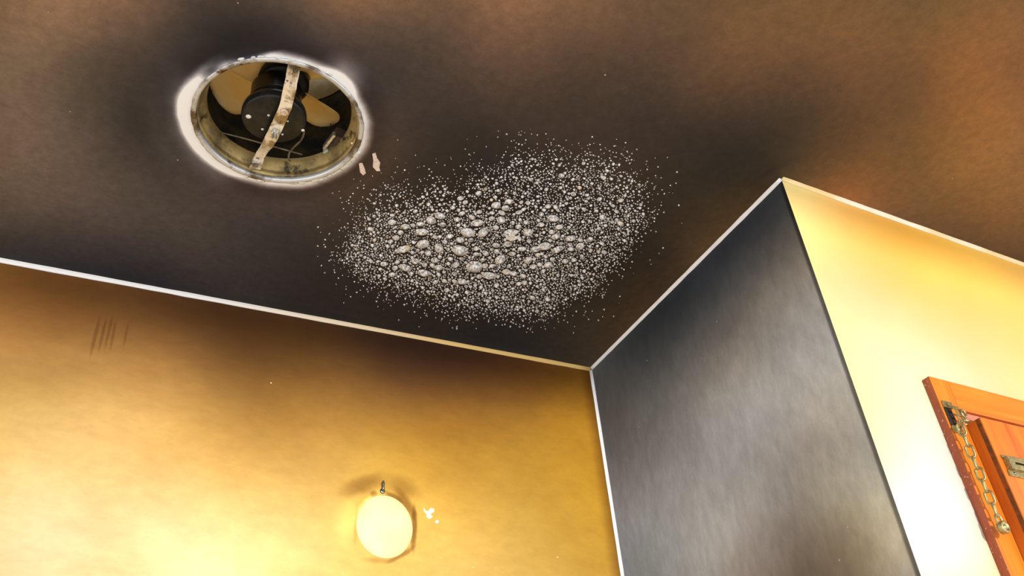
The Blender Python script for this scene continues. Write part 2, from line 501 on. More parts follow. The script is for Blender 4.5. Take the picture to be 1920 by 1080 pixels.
SOOT_SHADE_RIGHT = ((0.339, 0.647, 1.663), [
    (0.004, -0.042, 0.485, 0.234, -2.337, -0.319, -0.484, -0.692), (0.186, 0.023, 0.563, 0.249, -2.38, -0.228, 0.029, 0.343),
    (0.398, 0.098, 0.662, 0.267, -2.42, -0.177, -0.118, 0.273), (0.646, 0.186, 0.789, 0.287, -2.457, -0.288, -0.211, 0.065),
    (0.031, -0.17, 0.449, 0.221, -2.408, 0.177, 0.181, -0.023), (0.207, -0.117, 0.52, 0.235, -2.447, 0.216, 0.373, 0.638),
    (0.41, -0.056, 0.608, 0.25, -2.483, -0.14, -0.082, 0.156), (0.646, 0.015, 0.72, 0.268, -2.516, -0.179, 0.02, 0.337),
    (-0.094, -0.325, 0.368, 0.199, -2.441, 0.147, -0.058, -0.169), (0.056, -0.288, 0.42, 0.209, -2.479, 0.099, -0.192, -0.598),
    (0.226, -0.245, 0.483, 0.221, -2.513, 0.163, -0.041, -0.49), (0.421, -0.196, 0.562, 0.235, -2.545, 0.195, 0.294, 0.379),
    (-0.067, -0.426, 0.347, 0.189, -2.516, -0.14, -0.005, 0.328), (0.079, -0.396, 0.394, 0.198, -2.548, -0.136, -0.153, -0.093),
    (0.244, -0.363, 0.452, 0.208, -2.577, 0.063, -0.022, -0.264), (0.431, -0.324, 0.524, 0.22, -2.605, 0.066, -0.104, -0.196),
    (-0.041, -0.52, 0.329, 0.178, -2.589, 0.091, 0.04, -0.021), (0.101, -0.497, 0.373, 0.186, -2.615, 0.119, -0.028, -0.297),
    (0.26, -0.471, 0.426, 0.195, -2.639, -0.038, -0.012, -0.196), (-0.142, -0.623, 0.279, 0.162, -2.636, 0.021, 0.001, -0.056),
    (-0.018, -0.608, 0.314, 0.168, -2.658, 0.111, -0.002, -0.353), (0.12, -0.59, 0.355, 0.176, -2.678, 0.083, -0.02, -0.368),
    (-0.117, -0.7, 0.268, 0.153, -2.707, 0.011, -0.022, -0.157), (0.005, -0.689, 0.301, 0.159, -2.722, 0.025, -0.05, -0.364),
    (0.139, -0.677, 0.339, 0.165, -2.737, 0.013, -0.027, -0.193),
])

# ------------------------------------------------------------------ ceiling
def ceiling_material():
    n = Nodes('sooty_ceiling_paint')
    c = n.coord(0.05, 5.0)
    c0 = n.coord()
    v = n.deposit(c, SOOT_SHADE_CEIL)
    g = n.math('MULTIPLY', n.math('SUBTRACT', n.noise(c0, 7, 6, 0.6), 0.5), 0.55)
    g = n.math('ADD', g, n.math('MULTIPLY', n.math('SUBTRACT', n.noise(c0, 62, 6, 0.72), 0.5), 1.0))
    g = n.stains(g, c0, FC, [(0.35, 470, 52, 130, 34, -4), (0.35, 265, 225, 70, 70, 10), (0.25, 300, 150, 60, 50, -30),
                             (0.25, 1452, 318, 60, 10, -28), (0.3, 1290, 505, 240, 9, -45), (0.22, 500, 572, 620, 11, 10.5)])
    v = n.vadd(v, g)
    # ring kept clean by the lost fan cover
    pos = n.new('ShaderNodeVectorMath', operation='SUBTRACT')
    n.l(n.coord(0.014, 14.0), pos.inputs[0])
    pos.inputs[1].default_value = (HOLE[0] - 0.003, HOLE[1] + 0.001, 0)
    ln = n.new('ShaderNodeVectorMath', operation='LENGTH')
    n.l(pos.outputs[0], ln.inputs[0])
    r = n.math('DIVIDE', ln.outputs['Value'], HR)
    dark = n.math('MULTIPLY', n.smooth(r, 1.10, 1.20), n.smooth(r, 1.48, 1.20))  # soft shade outside the clean ring, painted into the density
    v = n.vadd(v, n.math('MULTIPLY', dark, 0.45))
    clean = n.smooth(r, 1.21, 1.05)
    clean = n.stains(clean, n.coord(0.02, 12.0), FC, [(0.45, 352, 225, 46, 120, -14), (0.22, 336, 215, 90, 150, -10), (0.7, 648, 142, 44, 66, -42), (0.45, 405, 306, 76, 50, 38),
                                     (-1.0, 465, 97, 100, 17, -15), (-0.6, 394, 130, 34, 18, -35), (-0.4, 545, 87, 60, 8, 4),
                                     (-0.45, 708, 268, 14, 70, 16)])
    clean = n.math('MAXIMUM', n.math('MINIMUM', clean, 1.0), 0.0)
    sc = n.new('ShaderNodeVectorMath', operation='SCALE')
    n.l(v, sc.inputs[0])
    n.l(n.math('SUBTRACT', 1.0, clean), sc.inputs['Scale'])
    colr = n.film(sc.outputs[0])
    colr = n.specks(c0, 14, 0.022, colr, (0.5, 0.45, 0.4))
    n.bump(n.noise(c0, 120, 5, 0.6), 0.12, 0.002)
    return n.out(colr, 0.62, 0.0, 0.25)


M_CEIL = ceiling_material()
M_PLASTER = worn('bare_plaster', (0.83, 0.80, 0.77), (0.62, 0.57, 0.52), 90, 0.85)


def ceiling():
    bm = bmesh.new()
    outer = [Vector((-2.0, FL.p(-3.0, 0)[1] + 0.12, 0)), Vector((PC1[0] + 0.12, PC1[1] + 0.12, 0)),
             Vector((2.6, PC1[1] + 0.12, 0)), Vector((2.6, -1.2, 0)), Vector((-2.0, -1.2, 0))]
    seg = 96
    inner = [Vector((HOLE[0] + HR * math.cos(2 * math.pi * k / seg), HOLE[1] + HR * math.sin(2 * math.pi * k / seg), 0))
             for k in range(seg)]
    tris = mgeo.tessellate_polygon([outer, inner])
    allp = outer + inner
    for z in (0.0, 0.24):
        vs = [bm.verts.new((p.x, p.y, z)) for p in allp]
        for t in tris:
            bm.faces.new([vs[i] for i in t])
        if z == 0:
            lo = vs
    no = len(outer)
    for ring, off in ((range(no), 0), (range(seg), no)):
        k = len(ring)
        for i in range(k):
            a, b = off + i, off + (i + 1) % k
            bm.faces.new((lo[a], lo[b], vs[b], vs[a]))
    bmesh.ops.recalc_face_normals(bm, faces=bm.faces)
    o = link('ceiling', bm, M_CEIL, loc=(0, 0, CEIL_Z))
    return tag(o, 'sooty dark brown ceiling with a pale clean ring round the fan hole', 'ceiling', kind='structure')


CEILING = ceiling()


# ------------------------------------------------------------------ walls
def left_wall_material():
    n = Nodes('smoked_golden_wall_paint')
    c0 = n.coord()
    c = n.coord(0.04, 6.0)
    v = n.deposit(c, SOOT_SHADE_LEFT)
    sep = n.new('ShaderNodeSeparateXYZ')
    n.l(c0, sep.inputs[0])
    g = n.math('MULTIPLY', n.math('SUBTRACT', n.noise(c0, 9, 6, 0.62, (0.7, 1.1, 1), 0.3), 0.5), 0.55)
    g = n.math('ADD', g, n.math('MULTIPLY', n.math('SUBTRACT', n.noise(c0, 60, 5, 0.68, (0.55, 1, 1), 0.25), 0.5), 0.40))
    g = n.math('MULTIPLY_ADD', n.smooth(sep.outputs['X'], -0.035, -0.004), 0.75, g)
    g = n.stains(g, c0, FL, [
        # finger streaks
        (0.40, 178, 632, 5, 50, 14, 0.4), (0.40, 192, 628, 4, 40, 13, 0.4), (0.36, 204, 622, 4, 40, 13, 0.4),
        (0.36, 212, 628, 4, 36, 11, 0.4), (0.30, 236, 628, 4, 28, 12, 0.4)])
    g = n.stains(g, n.coord(0.010, 26.0), FL, [
        # soot swept round the disc and its hook; darker line along the disc's right edge
        (0.75, 682, 908, 62, 24, -20, 0.1), (0.50, 755, 912, 46, 24, 22, 0.1), (0.9, 762, 945, 14, 46, -32, 0.2),
        (1.1, 776, 990, 8, 56, 2, 0.3), (0.8, 752, 1040, 40, 8, -32, 0.3), (0.35, 712, 1052, 40, 8, 4, 0.2),
        (-0.34, 652, 975, 40, 66, 12, 0.0), (0.30, 668, 985, 6, 52, 4, 0.2),
        (-0.7, 690, 945, 12, 44, 42, 0.2), (0.75, 701, 926, 9, 9, 0, 0.3), (0.9, 738, 932, 24, 9, 30, 0.3)])
    v = n.vadd(v, g, (0.8, 1.0, 1.15))
    colr = n.film(v)
    colr = n.specks(c0, 15, 0.022, colr, (0.85, 0.75, 0.5))
    n.bump(n.noise(c0, 130, 5, 0.6), 0.10, 0.002)
    return n.out(colr, 0.65, 0.0, 0.10)


def grey_wall_material():
    n = Nodes('soot_grey_wall_paint')
    c0 = n.coord()
    c = n.coord(0.06, 7.0)
    v = n.deposit(c, SOOT_SHADE_GREY)
    g = n.math('MULTIPLY', n.math('SUBTRACT', n.noise(c0, 13, 7, 0.66, (1, 0.55, 1), 0.4), 0.5), 0.55)
    g = n.math('ADD', g, n.math('MULTIPLY', n.math('SUBTRACT', n.noise(c0, 60, 5, 0.68, (1, 0.4, 1), 0.5), 0.5), 0.75))
    sep = n.new('ShaderNodeSeparateXYZ')
    n.l(c0, sep.inputs[0])
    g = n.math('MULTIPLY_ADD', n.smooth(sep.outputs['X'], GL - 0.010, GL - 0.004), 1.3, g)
    v = n.vadd(v, g)
    colr = n.film(v)
    # hairline crack
    a, b = FG.px(1280, 968), FG.px(1575, 762)
    mp = n.new('ShaderNodeMapping', vector_type='TEXTURE')
    n.l(n.coord(0.012, 25.0), mp.inputs['Vector'])
    mp.inputs['Location'].default_value = ((a[0] + b[0]) / 2, (a[1] + b[1]) / 2, 0)
    mp.inputs['Rotation'].default_value = (0, 0, math.atan2(b[1] - a[1], b[0] - a[0]))
    s2 = n.new('ShaderNodeSeparateXYZ')
    n.l(mp.outputs[0], s2.inputs[0])
    half = float(np.hypot(*(b - a)) / 2)
    lm = n.math('MULTIPLY', n.math('LESS_THAN', n.math('ABSOLUTE', s2.outputs['Y']), 0.0009),
                n.math('LESS_THAN', n.math('ABSOLUTE', s2.outputs['X']), half))
    colr = n.mix(n.math('MULTIPLY', lm, 0.30), colr, (0.42, 0.38, 0.34))
    vo = n.new('ShaderNodeTexVoronoi')
    vo.inputs['Scale'].default_value = 22
    n.l(c0, vo.inputs['Vector'])
    colr = n.mix(n.math('MULTIPLY', n.math('LESS_THAN', vo.outputs['Distance'], 0.03), 0.8), colr, (0.5, 0.5, 0.5))
    n.bump(n.noise(c0, 110, 5, 0.6), 0.15, 0.002)
    return n.out(colr, 0.55, 0.0, 0.3)


def right_wall_material():
    n = Nodes('cream_wall_paint')
    c0 = n.coord()
    c = n.coord(0.05, 5.0)
    v = n.deposit(c, SOOT_SHADE_RIGHT)
    g = n.math('MULTIPLY', n.math('SUBTRACT', n.noise(c0, 10, 5, 0.6), 0.5), 0.14)
    v = n.vadd(v, g, (0.6, 1.0, 1.4))
    colr = n.film(v, 0.92)
    n.bump(n.noise(c0, 130, 5, 0.6), 0.08, 0.002)
    return n.out(colr, 0.6, 0.0, 0.25)


M_LEFT, M_GREY, M_RIGHT = left_wall_material(), grey_wall_material(), right_wall_material()
def wall(name, fr, u0, u1, b0, b1, mat, label):
    """slab 0.1 thick; b0..b1 is the extent of its hidden back, so neighbours meet in a mitre"""
    bm = bmesh.new()
    extrude_outline(bm, [(u0, 0), (u1, 0), (b1, -0.1), (b0, -0.1)], -CEIL_Z, 0)
    for vtx in bm.verts:
        vtx.co = Vector((vtx.co.x, vtx.co.z, vtx.co.y))
    bmesh.ops.recalc_face_normals(bm, faces=bm.faces)
    return tag(link(name, bm, mat, frame=fr), label, 'wall', kind='structure')


wall('wall_left', FL, -3.0, 0.0, -3.0, 0.1, M_LEFT, 'smoke-stained golden wall with a pale disc, darkest under the ceiling')
wall('wall_middle', FG, 0.0, GL, -0.1, GL - 0.1, M_GREY, 'soot-grey return wall between the golden wall and the cream wall')
wall('wall_right', FR, 0.0, 1.6, 0.1, 1.6, M_RIGHT, 'bright cream wall carrying the orange wooden door')

nf = Nodes('floor_tiles')
br = nf.new('ShaderNodeTexBrick')
br.inputs['Scale'].default_value = 1.0
br.inputs['Color1'].default_value = (0.72, 0.71, 0.69, 1)
br.inputs['Color2'].default_value = (0.68, 0.67, 0.65, 1)
br.inputs['Mortar'].default_value = (0.4, 0.39, 0.38, 1)
br.inputs['Brick Width'].default_value = 0.3
br.inputs['Row Height'].default_value = 0.3
br.inputs['Mortar Size'].default_value = 0.004
br.offset = 0.0
nf.l(nf.coord(), br.inputs['Vector'])
M_FLOOR = nf.out(br.outputs['Color'], 0.4)
bm = bmesh.new()
box(bm, (-2.0, -1.6, -0.1), (2.6, PC1[1] + 0.12, 0))
tag(link('floor', bm, M_FLOOR), 'pale grey tiled floor', 'floor', kind='structure')

# white beads left clean in the corners
M_BEAD = worn('clean_white_caulk', (0.90, 0.89, 0.90), (0.66, 0.64, 0.64), 22, 0.4, c2=None, lo=0.55, hi=0.85)
nb = Nodes('tar_tinted_caulk')
sx = nb.new('ShaderNodeSeparateXYZ')
nb.l(nb.coord(0.2, 3.0), sx.inputs[0])
M_BEAD_TINT = nb.out(nb.mix(nb.smooth(sx.outputs['X'], 0.05, 0.75), (0.90, 0.87, 0.84), (0.88, 0.58, 0.20)), 0.5)
M_BEAD_GOLD = worn('yellowed_white_caulk', (0.88, 0.80, 0.62), (0.80, 0.58, 0.25), 7, 0.5)


def bead(name, a, b, da, db, s, mat, label):
    """small concave corner bead from a to b; da, db point along the two surfaces away from the corner"""
    bm = bmesh.new()
    a, b, da, db = Vector(a), Vector(b), Vector(da), Vector(db)
    prof = []
    N = 5
    for k in range(N + 1):
        t = k / N
        q = da * (s * (1 - t)) + db * (s * t)
        sag = -(da + db) * (0.16 * s * math.sin(math.pi * t))
        prof.append(q + sag)
    n = 60
    L = []
    for i in range(n + 1):
        p = a.lerp(b, i / n)
        k = 1 + 0.16 * mnoise.noise(p * 40)
        L.append([bm.verts.new(p)] + [bm.verts.new(p + q * k) for q in prof])
    for i in range(n):
        m = len(L[i])
        for k in range(m):
            bm.faces.new((L[i][k], L[i][(k + 1) % m], L[i + 1][(k + 1) % m], L[i + 1][k]))
    bm.faces.new(L[0])
    bm.faces.new(L[-1][::-1])
    bmesh.ops.recalc_face_normals(bm, faces=bm.faces)
    for f in bm.faces:
        f.smooth = True
    return tag(link(name, bm, mat), label, 'trim', kind='structure')


dn = Vector((0, 0, -1))
wL, wG, wR = Vector(FL.w), Vector(FG.w), Vector(FR.w)
e = 0.0002
bead('trim_1', FL.p(-1.9, -e, e), FL.p(-0.003, -e, e), wL, dn, 0.0062, M_BEAD_TINT, 'pale bead where the golden wall meets the ceiling')
bead('trim_2', FG.p(0.003, -e, e), FG.p(GL, -e, e), wG, dn, 0.0052, M_BEAD, 'white bead where the grey wall meets the ceiling')
bead('trim_3', FR.p(0.0, -e, e), FR.p(1.5, -e, e), wR, dn, 0.0058, M_BEAD_GOLD, 'cream bead where the right wall meets the ceiling')
c1 = Vector(PC1) + wL * e + wG * e
bead('trim_4', c1 + dn * 0.004, c1 + dn * 2.4, wL, wG, 0.0050, M_BEAD, 'white bead down the corner between golden and grey walls')


# ------------------------------------------------------------------ bare paint chips
M_CHIP = worn('bare_pinkish_plaster', (0.80, 0.68, 0.58), (0.66, 0.52, 0.44), 200, 0.8)
M_FLAKE = worn('pale_paint_drip', (0.86, 0.85, 0.82), (0.6, 0.58, 0.52), 200, 0.6)
M_CHIP_W = worn('bare_cream_plaster', (0.93, 0.87, 0.62), (0.85, 0.76, 0.5), 200, 0.8)


def chip(fr, pts, mat, label, sgn=1):
    bm = bmesh.new()
    q = [fr.px(*p) for p in pts]
    extrude_outline(bm, [tuple(p) for p in q], 0.0002 * sgn, 0.0011 * sgn)
    o = link('paint_chip', bm, mat, frame=fr)
    return tag(o, label, 'paint chip')


tag(chip(FC, [(673, 306), (679, 305), (683, 313), (686, 324), (681, 328), (675, 322)], M_CHIP,
         'small bare chip in ceiling soot, nearer the fan rim of two', -1), group='bare chips beside the fan')
tag(chip(FC, [(698, 288), (704, 286), (707, 296), (713, 305), (711, 313), (713, 320), (706, 320), (699, 312), (700, 300)], M_CHIP,
         'larger bare chip in ceiling soot, farther from the fan rim of two', -1), group='bare chips beside the fan')
tag(chip(FL, [(794, 951), (797, 957), (802, 959), (807, 953), (813, 954), (814, 960), (807, 964), (811, 970), (805, 973), (800, 971), (799, 964), (794, 958)],
         M_CHIP_W, 'cream paint chip on golden wall, right of the pale disc'), group='chips beside the disc')
tag(chip(FL, [(816, 977), (820, 975), (823, 979), (819, 982), (816, 981)], M_CHIP_W, 'tiny dot chip just under the cream chip by the disc'), group='chips beside the disc')


# ------------------------------------------------------------------ disc and hook on the golden wall
M_DISC = worn('cream_disc_paint', (0.88, 0.74, 0.40), (0.84, 0.68, 0.32), 12, 0.5, bump=0.05)
M_DARKMETAL = worn('blackened_metal', (0.05, 0.05, 0.05), (0.25, 0.24, 0.22), 300, 0.35, 0.8, c2=(0.6, 0.58, 0.55))
dc = FL.px(721, 987)
bm = bmesh.new()
R = 0.0515
lathe(bm, [(0, 0.0105), (R * 0.25, 0.0102), (R * 0.5, 0.0093), (R * 0.72, 0.0076), (R * 0.88, 0.0054), (R * 0.97, 0.0030), (R, 0.001), (R, 0.0001), (0, 0.0001)], 64)
for vtx in bm.verts:
    vtx.co.y *= 1.12
disc = link('cover_disc', bm, M_DISC, smooth=True)
disc.matrix_world = FL.m @ Matrix.Translation((dc[0], dc[1], 0))
tag(disc, 'pale cream round domed disc on the golden wall below a small hook', 'disc')

hk = FL.px(717, 921)
hook = empty('wall_hook', FL.m @ Matrix.Translation((hk[0], hk[1], 0)))
tag(hook, 'small dark metal screw hook on the golden wall above the pale disc', 'hook')
bm = bmesh.new()
lathe(bm, [(0, 0.0001), (0.0048, 0.0001), (0.0048, 0.0012), (0.0034, 0.0022), (0, 0.0022)], 20)
link('collar', bm, M_DARKMETAL, hook, True)
bm = bmesh.new()
pts = [(0, 0, 0.0023), (0, 0, 0.0040), (0, 0.001, 0.0050), (0, 0.004, 0.0054), (0, 0.008, 0.0055), (0, 0.0125, 0.0055), (0, 0.017, 0.0055)]
tube(bm, pts, [0.0019, 0.0021, 0.0022, 0.0023, 0.0021, 0.0024, 0.0020], 10)
link('shank', bm, M_DARKMETAL, hook, True)


# ------------------------------------------------------------------ blistered paint
def blister_material():
    n = Nodes('blistered_paint_skin')
    c = n.coord()
    f = n.smooth(n.noise(c, 230, 5, 0.65), 0.38, 0.66)
    colr = n.mix(f, (0.86, 0.84, 0.82), (0.16, 0.145, 0.135))  # pale and dark mottling painted in place of glints on the bubbles
    g = n.smooth(n.noise(c, 60, 3, 0.5), 0.62, 0.70)
    colr = n.mix(n.math('MULTIPLY', g, 0.55), colr, (0.70, 0.50, 0.16))
    return n.out(colr, 0.3, 0.0, 0.6)


M_BLISTER = blister_material()


def dome(px, py, rx, ry, rot, seg, rings, hfac, verts, faces, key):
    """bubble hanging from the ceiling; radii are sizes seen in the photo, laid on the ceiling"""
    p = on_ceiling(px, py)[:2]
    ex = (on_ceiling(px + 1, py) - on_ceiling(px - 1, py))[:2] / 2
    ey = (on_ceiling(px, py + 1) - on_ceiling(px, py - 1))[:2] / 2
    a = math.radians(rot)
    ax = (ex * math.cos(a) + ey * math.sin(a)) * rx
    ay = (-ex * math.sin(a) + ey * math.cos(a)) * ry
    # the seen height partly comes from how far the bubble hangs down
    h = hfac * 0.5 * (np.linalg.norm(ax) + np.linalg.norm(ay))
    b0 = len(verts)
    for j in range(rings):
        t = j / rings
        rr = 1 - t
        zz = (0.5 - 0.5 * math.cos(t * math.pi)) ** 0.85
        for k in range(seg):
            th = 2 * math.pi * k / seg
            wob = 1 + (0.16 * mnoise.noise((math.cos(th) * 1.3 + key, math.sin(th) * 1.3, key * 0.37)))
            q = p + (ax * math.cos(th) + ay * math.sin(th)) * rr * wob
            verts.append((q[0], q[1], CEIL_Z + 0.0002 - h * zz))
    verts.append((p[0], p[1], CEIL_Z + 0.0002 - h))
    top = len(verts) - 1
    for j in range(rings - 1):
        for k in range(seg):
            k2 = (k + 1) % seg
            faces.append((b0 + j * seg + k, b0 + (j + 1) * seg + k, b0 + (j + 1) * seg + k2, b0 + j * seg + k2))
    j = rings - 1
    for k in range(seg):
        faces.append((b0 + j * seg + k, top, b0 + j * seg + (k + 1) % seg))


PATCH = [(622, 492), (652, 430), (690, 362), (770, 352), (860, 335), (925, 310), (985, 282), (1060, 286), (1120, 290),
         (1180, 305), (1222, 345), (1228, 400), (1192, 455), (1150, 505), (1095, 560), (1030, 596), (960, 603), (880, 596),
         (800, 572), (735, 545), (665, 525)]


def patch_depth(x, y):
    """signed distance inside the patch outline, in photo pixels"""
    best, inside = 1e9, False
    n = len(PATCH)
    for i in range(n):
        x0, y0 = PATCH[i]
        x1, y1 = PATCH[(i + 1) % n]
        dx, dy = x1 - x0, y1 - y0
        t = max(0, min(1, ((x - x0) * dx + (y - y0) * dy) / (dx * dx + dy * dy)))
        best = min(best, math.hypot(x - x0 - t * dx, y - y0 - t * dy))
        if (y0 > y) != (y1 > y) and x < x0 + (y - y0) / (y1 - y0) * dx:
            inside = not inside
    return best if inside else -best


def blisters():
    root = empty('blistered_paint', Matrix.Translation((*on_ceiling(930, 450)[:2], CEIL_Z)))
    tag(root, 'patch of bubbled greyish paint blisters on the black ceiling beside the fan', 'blistered paint')
    inv = root.matrix_world.inverted()
    big = [(890, 500, 17, 11, 0), (862, 469, 17, 10, 12), (877, 436, 15, 9, 5), (958, 437, 14, 8, -8), (1022, 462, 13, 8, -8),
           (917, 517, 15, 7, 5), (938, 487, 11, 9, -20), (795, 512, 13, 7, 12), (760, 502, 12, 7, 12), (793, 458, 13, 9, -8),
           (757, 467, 14, 7, -12), (823, 466, 10, 9, 35), (808, 413, 11, 8, 20), (825, 405, 11, 7, 10), (895, 418, 14, 7, -8),
           (940, 413, 9, 8, 0), (1037, 410, 12, 7, 5), (1070, 447, 11, 6, -10), (1088, 462, 9, 7, -10), (990, 436, 10, 8, -5),
           (906, 436, 12, 8, -40), (790, 435, 13, 7, 0), (735, 417, 9, 6, 0), (760, 425, 9, 6, 0), (788, 420, 8, 5, 0),
           (1048, 426, 9, 5, -10), (1042, 444, 9, 6, -15), (1045, 468, 13, 6, -25), (1005, 467, 11, 6, -5), (952, 458, 9, 6, 0),
           (930, 460, 8, 5, 0), (979, 467, 9, 5, 0), (990, 488, 9, 7, -20), (950, 510, 9, 6, 10), (963, 513, 8, 5, 0),
           (866, 528, 10, 6, 5), (822, 502, 9, 6, 0), (854, 497, 9, 6, -20), (779, 490, 9, 6, 10), (815, 488, 8, 6, 0),
           (803, 475, 7, 6, 0), (863, 450, 9, 6, 0), (843, 443, 8, 5, -10), (857, 412, 7, 5, 0), (910, 475, 8, 5, 30),
           (893, 466, 7, 5, 0), (893, 477, 7, 4, 0), (1028, 497, 9, 6, -10), (1060, 490, 7, 5, 0), (1000, 500, 8, 5, 0),
           (720, 495, 8, 5, 0), (735, 515, 7, 5, 0), (930, 385, 10, 7, 0), (955, 378, 9, 6, 0), (948, 390, 8, 6, 0), (1035, 435, 7, 5, 0)]
    grid = {}
    out = []

    def free(x, y, r):
        gx, gy = int(x // 24), int(y // 24)
        for i in (-1, 0, 1):
            for j in (-1, 0, 1):
                for (a, b, s) in grid.get((gx + i, gy + j), ()):
                    if ((x - a) ** 2 + ((y - b) * 1.15) ** 2) < ((r + s) * 1.02) ** 2:
                        return False
        return True

    def put(x, y, rx, ry, rot):
        grid.setdefault((int(x // 24), int(y // 24)), []).append((x, y, (rx + ry) / 2 * 0.95))
        out.append((x, y, rx, ry, rot))

    for b in big:
        put(b[0], b[1], b[2] * 0.98, b[3] * 0.98, b[4])
    rr = random.Random(3)
    # sizes fall off from the middle of the patch to its fringe
    for (tries, r0, r1, dmin, cx, cy, sx, sy) in ((260, 4.0, 6.0, 30, 915, 460, 170, 60), (900, 2.8, 4.0, 14, 920, 465, 230, 90)):
        for _ in range(tries):
            x, y = rr.gauss(cx, sx), rr.gauss(cy, sy)
            r = rr.uniform(r0, r1)
            if patch_depth(x, y) > dmin and free(x, y, r):
                put(x, y, r * rr.uniform(1.0, 1.3), r * rr.uniform(0.72, 0.95), rr.uniform(-25, 25))
    for _ in range(110000):
        x, y = rr.uniform(590, 1280), rr.uniform(240, 625)
        dpt = patch_depth(x, y) + 26 * mnoise.noise((x * 0.02, y * 0.02, 3.3))
        if dpt > 0:
            p = min(1.0, 0.30 + dpt / 70)
            if y < 400:
                p *= 0.55
            p = p ** 2 * 0.8 + 0.03
        else:
            p = 0.06 * math.exp(dpt / 16)
        if rr.random() > p:
            continue
        r = (rr.uniform(1.05, 1.7) + 1.4 * rr.random() ** 2.5) if dpt > 12 else rr.uniform(0.8, 1.8)
        if free(x, y, r):
            put(x, y, r * rr.uniform(0.9, 1.35), r * rr.uniform(0.75, 1.05), rr.uniform(-40, 40))
    out.sort(key=lambda b: -b[2] * b[3])
    parts, rest = out[:100], out[100:]
    for i, b in enumerate(parts):
        vs, fs = [], []
        dome(*b, 16, 7, 0.62, vs, fs, i * 1.7)
        me = bpy.data.meshes.new('paint_blister')
        me.from_pydata([tuple(inv @ Vector(q)) for q in vs], [], fs)
        me.materials.append(M_BLISTER)
        me.polygons.foreach_set('use_smooth', [True] * len(fs))
        o = bpy.data.objects.new('paint_blister', me)
        o.parent = root
        COL.objects.link(o)
    # one burst bubble showing white plaster
    bm = bmesh.new()
    extrude_outline(bm, [tuple(on_ceiling(*p)[:2] - np.array(root.location)[:2]) for p in
                         ((947, 438), (950, 444), (957, 447), (964, 446), (971, 442), (974, 437), (968, 440), (963, 439), (966, 434), (972, 430),
                          (966, 428), (961, 431), (958, 436), (953, 440))], -0.0062, -0.0035)
    o = link('burst_skin', bm, M_FLAKE, root)
    vs, fs = [], []
    for i, b in enumerate(rest):
        s = 8 if b[2] > 2.4 else 6
        dome(*b, s, 3, 0.95, vs, fs, i * 0.73)
    me = bpy.data.meshes.new('fine_blisters')
    me.from_pydata([tuple(inv @ Vector(q)) for q in vs], [], fs)
    me.materials.append(M_BLISTER)
    me.polygons.foreach_set('use_smooth', [True] * len(fs))
    o = bpy.data.objects.new('fine_blisters', me)
    o.parent = root
    o['kind'] = 'stuff'
    COL.objects.link(o)


blisters()


# ------------------------------------------------------------------ exhaust fan in the ceiling
M_SLEEVE = worn('burnt_sleeve_metal', (0.085, 0.06, 0.028), (0.50, 0.36, 0.14), 13, 0.42, 0.4, c2=(0.03, 0.022, 0.013))
M_RIM = worn('scorched_rim_metal', (0.62, 0.63, 0.63), (0.14, 0.10, 0.055), 15, 0.35, 0.5, c2=(0.10, 0.03, 0.015), lo=0.45, hi=0.6)
M_DUCT = worn('sooty_duct', (0.012, 0.011, 0.009), (0.04, 0.028, 0.012), 30, 0.9, spec=0.05)


def blade_material():
    n = Nodes('yellowed_blade_plastic')
    c = n.coord()
    f = n.smooth(n.noise(c, 22, 5, 0.6), 0.35, 0.65)
    colr = n.mix(f, (0.97, 0.78, 0.42), (0.93, 0.68, 0.26))
    n.out(colr, 0.4, 0.0, 0.4)
    tr = n.new('ShaderNodeBsdfTranslucent')
    n.l(colr, tr.inputs['Color'])
    mx = n.new('ShaderNodeMixShader')
    mx.inputs[0].default_value = 0.58
    n.l(n.bsdf.outputs[0], mx.inputs[1])
    n.l(tr.outputs[0], mx.inputs[2])
    n.l(mx.outputs[0], n.nt.nodes['Material Output'].inputs['Surface'])
    return n.mat


M_BLADE = blade_material()
M_MOTOR = worn('black_motor_enamel', (0.010, 0.010, 0.010), (0.022, 0.021, 0.018), 60, 0.30, spec=0.22, bump=0.04)
M_STRAP = worn('burnt_steel_strap', (0.90, 0.84, 0.72), (0.30, 0.20, 0.08), 30, 0.38, 0.4, c2=(0.09, 0.035, 0.02), lo=0.42, hi=0.58)
M_STEEL = worn('bright_steel', (0.72, 0.70, 0.64), (0.40, 0.36, 0.3), 200, 0.3, 0.8)
M_WIRE = worn('charred_wire', (0.20, 0.16, 0.09), (0.06, 0.05, 0.04), 90, 0.6)
M_BROWN = worn('brown_terminal_plastic', (0.09, 0.055, 0.04), (0.045, 0.03, 0.024), 80, 0.5)
M_CONN = worn('pale_green_connector', (0.50, 0.56, 0.50), (0.36, 0.40, 0.35), 120, 0.5)

fan = empty('exhaust_fan', Matrix.Translation((HOLE[0], HOLE[1], CEIL_Z)))
tag(fan, 'burnt ceiling exhaust fan without its cover, yellowed blades round a black motor', 'exhaust fan')


def fl(cx, cy, z):
    """fan-local point seen at (cx, cy) of the fan close-up (300..740 x 70..370 enlarged 3.6 times), at height z above the ceiling"""
    p = on_ceiling(300 + cx / 3.6, 70 + cy / 3.6, CEIL_Z + z)
    return Vector((p[0] - HOLE[0], p[1] - HOLE[1], z))


# ragged rim
bm = bmesh.new()
rag = lambda a, r, z: (0.0012 * mnoise.noise((math.cos(a) * 9, math.sin(a) * 9, 1.0)) + 0.0010 * mnoise.noise((math.cos(a) * 30, math.sin(a) * 30, 2.0))) if r > HR else 0
lathe(bm, [(HR * 0.955, 0.004), (HR * 0.965, -0.0022), (HR * 1.0, -0.0032), (HR * 1.022, -0.0022), (HR * 1.024, -0.0002), (HR * 0.992, -0.0002), (HR * 0.985, 0.004)],
      140, close=True, jitter=rag)
link('rim', bm, M_RIM, fan, True)
